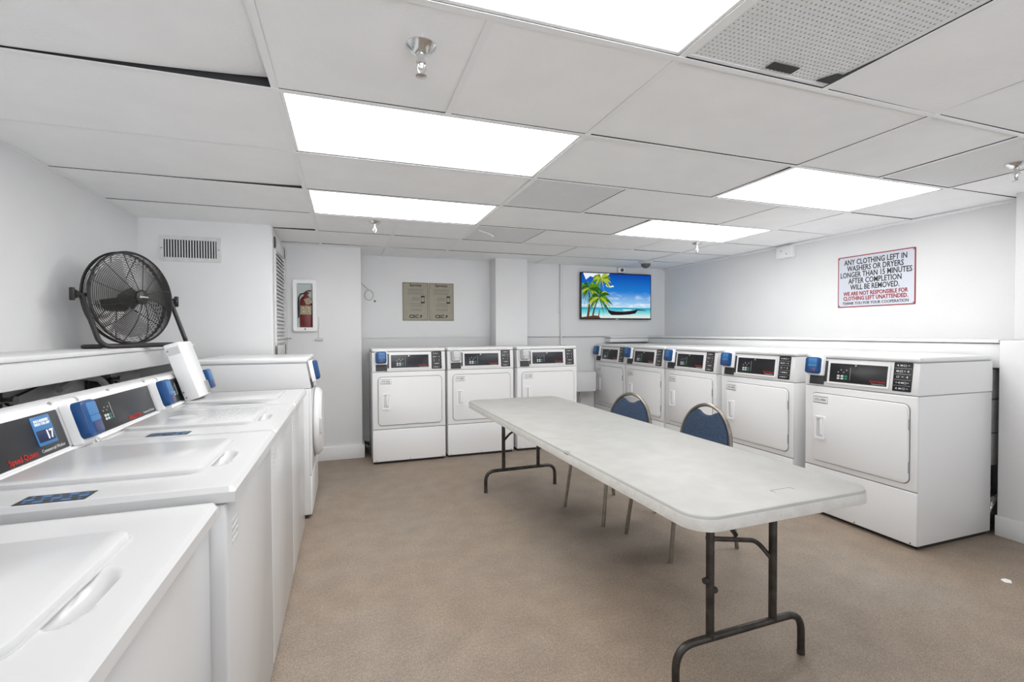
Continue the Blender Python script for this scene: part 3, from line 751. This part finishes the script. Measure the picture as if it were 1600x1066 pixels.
# ------------------------------------------------------------------ top-load washers
WW, WDp, WZ = .68, .70, .907
def make_washer(label, scoop=(-.04, -.262, .085, .028), slot=None):
    t = thing('washing_machine', label, 'washing machine', group='top-load washers along the left wall')
    hw, fy, by = WW/2, -WDp/2, WDp/2
    cb = MB().box(-hw+.002, hw-.002, fy+.018, by, .025, .868, .008, 3); cb.box(-hw+.03, hw-.03, fy+.06, by-.03, 0, .03)
    cb.build('cabinet', 'porcelain', t)
    MB().box(-hw+.004, hw-.004, fy+.024, by-.01, .862, .874).build('seam', 'greyline', t)
    # deck: height field so that the finger scoop is a real hollow
    n = 84; xs = [-hw+WW*i/n for i in range(n+1)]; ys = [fy+WDp*j/n for j in range(n+1)]
    def hz(x, y):
        e = min(x+hw, hw-x, y-fy, by-y); z = WZ
        if e < .012: z -= .012-math.sqrt(max(0, .012**2-(.012-e)**2))
        if scoop:
            cx, cy, a, b_ = scoop; q = ((x-cx)/a)**2+((y-cy)/b_)**2
            if q < 1: z -= .022*(1-q)**.6
        if slot:
            cx, cy, a, b_ = slot; q = ((x-cx)/a)**2+((y-cy)/b_)**2
            if q < 1: z -= .03*(1-q)**.6
        return z
    vs = [(x, y, hz(x, y)) for y in ys for x in xs]
    fs = [(j*(n+1)+i, j*(n+1)+i+1, (j+1)*(n+1)+i+1, (j+1)*(n+1)+i) for j in range(n) for i in range(n)]
    dk = MB(); dk.add(vs, fs)
    rim = [(-hw, fy), (hw, fy), (hw, by), (-hw, by)]
    dk.add([(x, y, WZ-.012) for x, y in rim]+[(x, y, WZ-.036) for x, y in rim], [(0,1,5,4),(1,2,6,5),(2,3,7,6),(3,0,4,7),(7,6,5,4)])
    dk.build('deck', 'porcelain', t, 40)
    MB().slab(.396, .438, .0016, .040, .0004, c=(.0, -.032), n0=WZ-.0008).build('lid_gap', 'greyplate', t)
    MB().slab(.386, .428, .014, .036, .009, c=(.0, -.032), n0=WZ-.001).build('lid', 'porcelain', t)
    # console
    pr = [(.188, WZ-.004), (.196, .916), (.200, .920), (.235, 1.040), (.240, 1.052), (.250, 1.058), (.318, 1.056), (.325, 1.05), (.325, WZ-.004)]
    cs = MB(); cs.rings([[(-hw+.002, y, z) for y, z in pr], [(hw-.002, y, z) for y, z in pr]])
    cons = cs.build('console', 'enamel', t, 50)
    ang = math.atan2(.035, .12); Wv = V((0, math.sin(ang), math.cos(ang))); U = V((1,0,0)); N = U.cross(Wv)
    def SF(u, k, off=0): return (V((u, .200, .920))+Wv*k+N*off, U, Wv, N)
    MB().slab(.545, .118, .003, .002, .0006, fr=SF(-.066, .062)).build('control_panel', 'blackpanel', cons)
    MB().slab(.122, .118, .003, .002, .0006, fr=SF(.272, .062)).build('reader_plate', 'greyplate', cons)
    tr = MB().box(-hw+.01, hw-.01, .186, .198, WZ+.002, WZ+.012, .003); tr.build('trim_strip', 'white', cons)
    for u in (-.13, .2): MB().lathe([(.006, 0), (.005, .005), (.002, .006)], (u, .243, 1.054), (0, -.5, .8), 10).build('screw', 'steel', cons)
    F = lambda u, k: SF(u, k, .0033)
    text_mb('Speed Queen', .0215, F(-.062, .017), 'LEFT', bold=.0005).build('brand_lettering', 'red', cons, 0)
    text_mb('Commercial Washer', .0135, F(.075, .016), 'LEFT').build('type_lettering', 'lightgrey', cons, 0)
    keypad(cons, F(-.225, .055), .012, True)
    card_reader(cons, SF(.272, .066, .004), True, .05, .098, .118)
    # cabinet label
    q = MB()
    for i in range(4): q.box(-hw+.05, -hw+.115, fy+.0165, fy+.018, .80-i*.016, .808-i*.016)
    q.build('cabinet_label', 'lightgrey', t, 0)
    return t
def deck_sticker(t):
    st = MB().slab(.062, .125, .0008, .003, .0002, c=(-.296, .0), n0=WZ-.0004).build('deck_sticker', 'charcoal', t); st['label'] = 'dark blue printed sticker'
    q = MB()
    for j in range(5):
        for i in range(3): q.slab(.012, .017, .0004, .002, .0001, c=(-.314+i*.018, -.048+j*.024), n0=WZ+.0003) if (i+j) % 2 else q.slab(.010, .004, .0004, .001, .0001, c=(-.314+i*.018, -.048+j*.024), n0=WZ+.0003)
    q.build('sticker_print', 'blue2', st, 0)
XW = -.60
w2 = make_washer('white top-load washer with the number 17 sticker on its black console')
deck_sticker(w2)
w2.location = (XW, 1.59, 0); w2.rotation_euler.z = pi/2
w1 = copy_tree(w2); w1['label'] = 'white top-load washer nearest the camera, cut by the bottom left corner'; w1.location = (XW-.03, .895, -.0); w1.scale = (1, 1, .972)
w3 = copy_tree(w2); w3['label'] = 'white top-load washer between the one with sticker 17 and the leaning control box'; w3.location = (XW, 2.283, 0)
# sub-parts may go one level deeper only, so the sticker is a part of the washer itself
def number_sticker_part(t):
    ang = math.atan2(.035, .12); Wv = V((0, math.sin(ang), math.cos(ang))); U = V((1,0,0)); N = U.cross(Wv)
    SF = lambda u, k, off=0: (V((u, .200, .920))+Wv*k+N*off, U, Wv, N)
    st = MB().slab(.088, .084, .0012, .004, .0003, fr=SF(.118, .073), n0=.003).build('number_sticker', 'blue2', t)
    st['label'] = 'blue sticker with number 17'
    MB().slab(.076, .034, .0006, .002, .0001, fr=SF(.118, .057), n0=.0042).build('number_field', 'bluedark', st)
    text_mb('17', .036, SF(.135, .057, .0052), bold=.001).build('number', 'white', st, 0)
    q = text_mb('DO LAUNDRY\nWITH THE APP', .0105, SF(.118, .096, .0046), bold=.0004, lead=.9); q.build('sticker_lettering', 'white', st, 0)
number_sticker_part(w2)
w4 = make_washer('white top-load washer at the far end of the row with a long dark lid slot', None, (-.215, -.03, .020, .165))
w4.location = (XW, 2.975, 0); w4.rotation_euler.z = pi/2
ls_ = MB(); ls_.prism([(-.30+.030*math.sin(pi*k/14), .09-.30*k/14) for k in range(15)]+[(-.30+.012*math.sin(pi*k/14), .09-.30*k/14) for k in range(13, 0, -1)], (V((.02, 0, WZ-.004)), V((1,0,0)), V((0,1,0)), V((0,0,1))), .0048)
ls_.build('lid_slot_shade', 'groove', w4, 0)  # dark crescent laid on the deck as the shade in the lid-handle gap
# printed instructions on the lid of the third washer
t_ = MB(); lid_top = WZ+.0131; rn = random.Random(11)
for j in range(9):
    x0 = -.13
    while x0 < .13:
        q = rn.uniform(.01, .04); t_.box(x0, min(x0+q, .13), -.20+j*.018, -.196+j*.018, lid_top-.0003, lid_top+.0004); x0 += q+.008
t_.lathe([(.05, lid_top), (.05, lid_top+.0004)], (0, .04, 0), (0, 0, 1), 20)
t_.build('lid_instructions', 'lightgrey', w3, 0)
# leaning control box on the last washer
t = thing('control_box', 'plain white slanted box leaning on the console of the farthest top-load washer', 'box', (-.752, 2.83, .922))
lean = M4.Rotation(math.radians(-18), 4, 'Y')
MB().box(-.032, .036, 0, .22, 0, .305, .006).xf(lean).build('housing', 'enamel', t)
for x, z in ((-.022, .27), (-.024, .05), (-.02, .02)): MB().lathe([(.005, 0), (.004, .003)], (x, 0, z), (0, -1, 0), 8).xf(lean).build('screw', 'inkgrey', t)
MB().box(.034, .044, .16, .21, .01, .075, .002).xf(lean).build('bracket', 'steel', t)
MB().box(-.025, .03, -.0015, 0, .245, .285).xf(lean).build('label_plate', 'lightgrey', t)

# ------------------------------------------------------------------ front-load machine at the far left
def front_loader():
    t = thing('front_loader', 'white front-loading machine with a bulging round door in front of the alcove wall', 'washing machine', (-.235-.34, 3.83, 0), pi/2)
    hw, fy, by = .345, -.34, .34
    c = MB().box(-hw, hw, fy+.01, by, .025, .885, .006); c.box(-hw+.03, hw-.03, fy+.06, by-.03, 0, .03); c.build('cabinet', 'enamel', t)
    MB().box(-hw, hw, fy, fy+.02, .025, .290, .008, 3).build('lower_panel', 'enamel', t)
    MB().box(-hw, hw, fy, fy+.02, .294, .885, .008, 3).build('front_panel', 'enamel', t)
    MB().box(-hw+.01, hw-.01, fy+.03, by-.02, .001, .026).build('toe_base', 'toe', t)
    prof = [(fy+.004, .889), (fy, .90), (fy+.03, 1.058), (by, 1.058), (by, .889)]
    MB().rings([[(-hw, y, z) for y, z in prof], [(hw, y, z) for y, z in prof]]).build('control_head', 'enamel', t)
    MB().box(-hw-.002, hw+.002, fy+.024, by, 1.062, 1.096, .012, 4).build('top_lid', 'enamel', t)
    for q in ((fy+.03, by-.01, 1.056, 1.063), (fy+.012, by-.01, .884, .890), (fy+.004, fy+.03, .289, .295)):
        MB().box(-hw+.004, hw-.004, *q).build('seam', 'greyline', t)
    ang = math.atan2(.03, .158); Wv = V((0, math.sin(ang), math.cos(ang))); U = V((1,0,0)); N = U.cross(Wv)
    SF = lambda u, z, off=0: (V((u, fy+(z-.9)*.19, z))+N*off, U, Wv, N)
    p = MB().slab(.40, .12, .004, .004, .0008, fr=SF(.08, .98)).build('control_panel', 'blackpanel', t)
    lettering(p, SF(.26, .95, .0045), 'Speed Queen', 'Commercial Washer', .021)
    card_reader(t, SF(-.25, 1.0, .012), True, .05, .10, .13)
    MB().slab(.10, .06, .008, .003, .001, fr=SF(-.25, .915)).build('coin_plate', 'charcoal', t)
    # door: rim ring + domed cover
    d = MB().lathe([(.245, 0), (.25, .012), (.248, .03), (.225, .052), (.21, .058), (.19, .056), (.0, .062)], (0, fy, .61), (0, -1, 0), 48).build('door', 'enamel', t)
    MB().lathe([(.262, 0), (.262, .006), (.255, .008)], (0, fy, .61), (0, -1, 0), 48).build('door_ring', 'greyline', d)
    MB().slab(.03, .11, .018, .008, .004, c=(-.218, .61), fr=FRONT(0, fy-.045, 0)).build('handle', 'lightgrey', d)
front_loader()

# ------------------------------------------------------------------ folding table
def table():
    t = thing('folding_table', 'long white folding table with brown-grey steel legs in the room middle', 'table', (1.343, 2.475, 0), math.radians(1.2))
    Lh, Wh, z1 = 1.33, .395, .706
    tp = MB().slab(2*Wh, 2*Lh, .049, .085, .010, n0=z1-.049, seg=8); tp.build('tabletop', 'tabletop', t)
    MB().slab(2*Wh+.003, 2*Lh+.003, .038, .086, .005, n0=z1-.048, seg=8).build('edge_band', 'tableedge', t)
    MB().slab(2*Wh-.06, 2*Lh-.06, .012, .06, .002, n0=z1-.055, seg=6).build('apron', 'enamel2', t)
    s = MB()
    s.box(-Wh-.001, -Wh+.006, -.49, -.45, z1-.013, z1-.008); s.box(-Wh+.004, -Wh+.03, -.472, -.47, z1-.0006, z1+.0004); s.box(-Wh+.004, -Wh+.006, -.50, -.45, z1-.0006, z1+.0004)
    s.box(.02, .115, -1.215, -1.2125, z1-.0006, z1+.0004); s.box(.02, .023, -1.235, -1.2125, z1-.0006, z1+.0004); s.box(.112, .115, -1.235, -1.2125, z1-.0006, z1+.0004)
    s.build('surface_marks', 'inkgrey', t, 0)
    MB().box(-.315, -.275, -1.322, -1.312, z1-.009, z1-.003, .001).build('chip', 'charcoal', t)
    for sgn in (-1, 1):
        y = sgn*1.115
        f = MB()
        f.tube(fillet([(-.30, y, 0), (-.30, y, .165), (.30, y, .165), (.30, y, 0)], .11, 8), .0135, 12)
        for x in (-.150, .150): f.tube([(x, y, .165), (x, y, z1-.055)], .0145, 12)
        lf = f.build('leg_frame', 'tableleg', t)
        for z, dx in ((.375, -.020), (.335, .020)):
            MB().lathe([(.010, -.008), (.012, 0), (.010, .008)], (sgn*.15+dx, y, z), (1, 0, 0), 10).build('locking_stud', 'rubber', lf)
        b = MB().tube(fillet([(sgn*.15, y-sgn*.012, .515), (sgn*.13, y-sgn*.02, .512), (-sgn*.10, y-sgn*.03, .465), (-sgn*.15, y, .395)], .03, 4), .009, 8)
        b.lathe([(.015, -.01), (.015, .01)], (sgn*.13, y-sgn*.02, .512), (1, 0, 0), 10)
        b.tube([(.0, y-sgn*.028, .50), (.0, y-sgn*.30, z1-.05)], .008, 8)
        b.build('brace', 'tableleg', lf)
        for x in (-.30, .30): MB().lathe([(.0145, 0), (.0145, .016), (.014, .018)], (x, y, 0), (0, 0, 1), 12).build('foot_cap', 'tableleg', lf)
table()

# ------------------------------------------------------------------ chairs
def make_chair(label):
    t = thing('stacking_chair', label, 'chair', group='blue stacking chairs at the table')
    for s in (-1, 1):
        MB().tube(fillet([(s*.205, -.225, 0), (s*.185, -.165, .42), (s*.18, -.10, .44)], .04), .0115, 10).build('leg', 'chairframe', t)
        MB().tube([(s*.21, .25, 0), (s*.20, .185, .40), (s*.20, .19, .46)], .0115, 10).build('leg', 'chairframe', t)
    # arched back tube
    def arch(w, z0, zs, zt, n=22):
        pts = [(-w, z0)]
        for k in range(n+1):
            a = pi-pi*k/n; pts.append((w*math.cos(a), zs+(zt-zs)*math.sin(a)**.92))
        pts.append((w, z0)); return pts
    by = lambda z: .185+(z-.46)*.14
    MB().tube([(x, by(z), z) for x, z in arch(.205, .44, .565, .808)], .0115, 10).build('back_frame', 'chairframe', t)
    rails = MB()
    for s in (-1, 1): rails.tube([(s*.18, -.12, .44), (s*.198, .19, .44)], .010, 8)
    rails.tube([(-.185, -.12, .435), (.185, -.12, .435)], .010, 8); rails.build('seat_frame', 'chairframe', t)
    # padded back: arch outline with a crescent cut out at the top for the grip
    out = arch(.192, .49, .565, .795, 40)
    pts = []
    for x, z in out:
        cut = .746+(x/.082)**2*.030
        pts.append((x, min(z, cut) if abs(x) < .09 else z))
    pad = MB()
    for (a, th) in ((0, .018), ):
        ring = lambda ins, dy: [(x*(1-ins/.2), by(z)+dy, z-(ins if z > .55 else -ins)) for x, z in pts]
        pad.rings([ring(.012, -.020), ring(.004, -.016), ring(0, -.006), ring(0, .006), ring(.004, .014), ring(.012, .018)])
    pad.build('backrest', 'fabric', t, 60)
    MB().slab(.41, .40, .055, .07, .022, c=(0, -.02), n0=.445, seg=6).build('seat', 'fabric', t)
    return t
c2 = make_chair('blue padded chair nearer the camera, pushed against the right side of the table')
c2.location = (1.872, 2.36, 0); c2.rotation_euler.z = -pi/2+.04
c1 = copy_tree(c2); c1['label'] = 'blue padded chair farther from the camera, turned slightly at the table side'
c1.location = (1.735, 2.94, 0); c1.rotation_euler.z = -pi/2+.2

# ------------------------------------------------------------------ drum fan on the left ledge
def fan():
    P = V((-1.185, 3.33, 1.475)); ra = math.atan2(.90, .44)
    t = thing('drum_fan', 'large black round cage fan standing on the left wall ledge', 'fan', (P.x, P.y, 1.185), ra)
    # local: x = along pivots, -y = blowing direction, z up ; centre at z = .29
    cz = .285; R = .262
    til = M4.Translation((0, 0, cz)) @ M4.Rotation(math.radians(-3), 4, 'X')
    dom = lambda r, f: f*(.085-.075*(r/R)**2)+(.0 if f > 0 else 0)
    def ringpts(r, y, n=64): return [(r*math.cos(2*pi*k/n), y, r*math.sin(2*pi*k/n)) for k in range(n)]
    body = MB()
    y0, y1 = -.022, .022
    # drum rims
    for y in (y0, y1): body.tube(ringpts(R, y), .006, 6, True)
    body.xf(til).build('rim', 'fan', t)
    fg = MB()
    for k in range(1, 27):
        r = R*(.14+.86*k/27); fg.tube(ringpts(r, y0-.055*(1-(r/R)**2), 56), .0019, 4, True)
    for k in range(12):
        a = 2*pi*k/12+.2; fg.tube([(r*math.cos(a+.25*(1-r/R)), y0-.055*(1-(r/R)**2)-.002, r*math.sin(a+.25*(1-r/R))) for r in [R*(.12+.88*j/10) for j in range(11)]], .0022, 5)
    fg.xf(til).build('front_grille', 'fan', t)
    hb = MB().lathe([(.042, 0), (.042, .008), (.034, .014), (0, .016)], (0, y0-.052, 0), (0, -1, 0), 28).xf(til).build('hub_badge', 'fan', t)
    lg = MB().slab(.045, .008, .001, .003, .0002, c=(.006, 0), fr=FRONT(0, y0-.0675, 0)); lg.lathe([(.007, 0), (.007, .001)], (-.022, y0-.0675, 0), (0, -1, 0), 12)
    lg.xf(til).build('badge_logo', 'fanlight', hb)
    rg = MB()
    for k in range(1, 15):
        r = R*(.3+.7*k/15); rg.tube(ringpts(r, y1+.05*(1-(r/R)**2), 48), .0016, 4, True)
    for k in range(10):
        a = 2*pi*k/10; rg.tube([(r*math.cos(a), y1+.05*(1-(r/R)**2), r*math.sin(a)) for r in [R*(.2+.8*j/8) for j in range(9)]], .0024, 5)
    rg.xf(til).build('rear_grille', 'fan', t)
    dr = MB(); n = 64
    for (k0, k1) in ((0, 64),):
        a_ = ringpts(R-.004, y1-.01); b_ = ringpts(R-.004, y1+.01)
        dr.rings([a_, b_], False, False)
    dr.xf(til).build('drum_band', 'fan', t)
    MB().lathe([(.0, -.06), (.065, -.05), (.075, 0), (.07, .07), (.04, .09), (0, .09)], (0, .06, 0), (0, 1, 0), 24).xf(til).build('motor', 'fan', t)
    for k in range(3):
        a0 = 2*pi*k/3+.5; vs = []; fs = []; nr, na = 8, 8
        for i in range(nr+1):
            r = .06+(.225-.06)*i/nr
            for j in range(na+1):
                a = a0+(.9+.25*i/nr)*(j/na-.5)*1.25; vs.append((r*math.cos(a), -.005+.05*(j/na-.5)+.006*math.sin(pi*j/na), r*math.sin(a)))
        for i in range(nr):
            for j in range(na): q = i*(na+1)+j; fs.append((q, q+1, q+na+2, q+na+1))
        off = len(vs); vs2 = [(x, y+.0015, z) for x, y, z in vs]
        b = MB(); b.add(vs+vs2, fs+[tuple(i+off for i in f) for f in fs]); b.xf(til).build('blade', 'fanlight', t)
    PX = .28
    st = MB()
    st.tube(fillet([(-PX, 0, cz), (-PX, -.10, .04), (-PX+.02, -.125, .012), (PX-.02, -.125, .012), (PX, -.10, .04), (PX, 0, cz)], .04), .0125, 10)
    st.tube(fillet([(-PX, -.11, .012), (-PX, .02, .012), (PX, .02, .012), (PX, -.11, .012)], .05), .0115, 10)
    st.build('stand', 'fan', t)
    for s in (-1, 1):
        k = MB().lathe([(.010, -.02), (.010, .02), (.020, .022), (.024, .034), (.012, .04)], (s*PX, 0, cz), (s, 0, 0), 12)
        k.box(s*(PX+.045)-.008, s*(PX+.045)+.008, -.012, .012, cz-.034, cz+.034, .005)
        k.build('knob', 'fan', t)
        MB().box(min(s*.25, s*PX), max(s*.25, s*PX), -.012, .012, cz-.01, cz+.01, .002).build('pivot_bracket', 'fan', t)
fan()

# ------------------------------------------------------------------ pipes and hoses behind the machines
def hose(name, pts, r, m, label, cat, fl=.05):
    o = MB().tube(fillet(pts, fl), r, 8).build(name, m); return tag(o, label, cat)
def supply(y, lab):
    t = thing('washer_valve', lab, 'water valve', (XL, y, .98), 0, 'water valves under the left ledge')
    MB().box(0, .025, -.13, .13, -.07, .06, .004).build('valve_box', 'charcoal', t)
    for s, m in ((-1, 'rubber'), (1, 'steel')):
        b = MB().lathe([(.014, 0), (.014, .07), (.02, .07), (.02, .085)], (.02, s*.06, 0), (1, 0, 0), 10); b.build('valve', m, t)
        MB().tube(fillet([(.07, s*.06, 0), (.09, s*.06, -.02), (.16, s*.05, -.15), (.2, s*.04, -.35)], .05), .012, 8).build('hose', 'rubber', t)
supply(2.55, 'dark water valves below the ledge behind the black panel washer at left edge')
supply(3.55, 'dark water valves below the ledge just left of the leaning control box')
hose('drain_hose', [(XL+.05, 3.05, .98), (XL+.05, 3.25, 1.03), (XL+.08, 3.42, 1.0), (XL+.2, 3.46, .75)], .018, 'lightgrey', 'grey corrugated drain hose bent behind the washers under the ledge', 'hose')
tag(MB().tube([(XL+.02, 2.62, .955), (XL+.02, 3.12, 1.04)], .005, 6).build('pipe', 'rubber'), 'thin dark slanted cord on the wall under the left ledge', 'pipe')
t = thing('vent_duct', 'grey galvanized duct in the gap behind the nearest right dryer', 'duct', (3.945, 2.1, 0))
MB().box(-.19, .155, -.30, .25, .42, .62, .004).build('lower_section', 'galv', t)
MB().box(-.192, .155, -.302, .25, .625, .83, .004).build('middle_section', 'galv', t)
MB().box(-.19, .155, -.30, .25, .835, 1.02, .004).build('upper_section', 'galv', t)
fd = MB(); pts = []; rr = []
for k in range(60):
    s = k/59; pts.append((3.885, 1.80+.5*s, .122+.03*math.sin(3*s))); rr.append(.110+(.010 if k % 2 else 0))
fd.tube(pts, .08, 18, rr=rr)
tag(fd.build('foil_duct', 'foil', smooth=0), 'crinkled silver foil dryer hose on the floor behind the nearest right dryer', 'duct')
hose('floor_cord', [(3.72, 1.70, .008), (3.74, 1.58, .008), (3.70, 1.45, .008), (3.5, 1.5, .008)], .005, 'rubber', 'dark cord lying on the floor beside the right wall base', 'cord') if False else None
for dx, dy, lab in ((0, 0, 'lower dark cable curling out beside the left back dryer'), (.01, .05, 'upper dark cable curling out beside the left back dryer')):
    hose('power_cable', [(.205, 5.22+dy, .02+dy), (.195, 5.06+dy, .06+dy*1.5), (.175, 5.2, .05+dy), (.175, 5.44, .02+dy)], .011, 'hosegreen', lab, 'cable')
tag(MB().lathe([(.0, 0), (.022, 0), (.018, .006), (.004, .008)], (3.12, 1.42, 0), (0, 0, 1), 5).build('paint_chip', 'white'), 'white paint chip on the floor near the right dryer row end', 'debris')
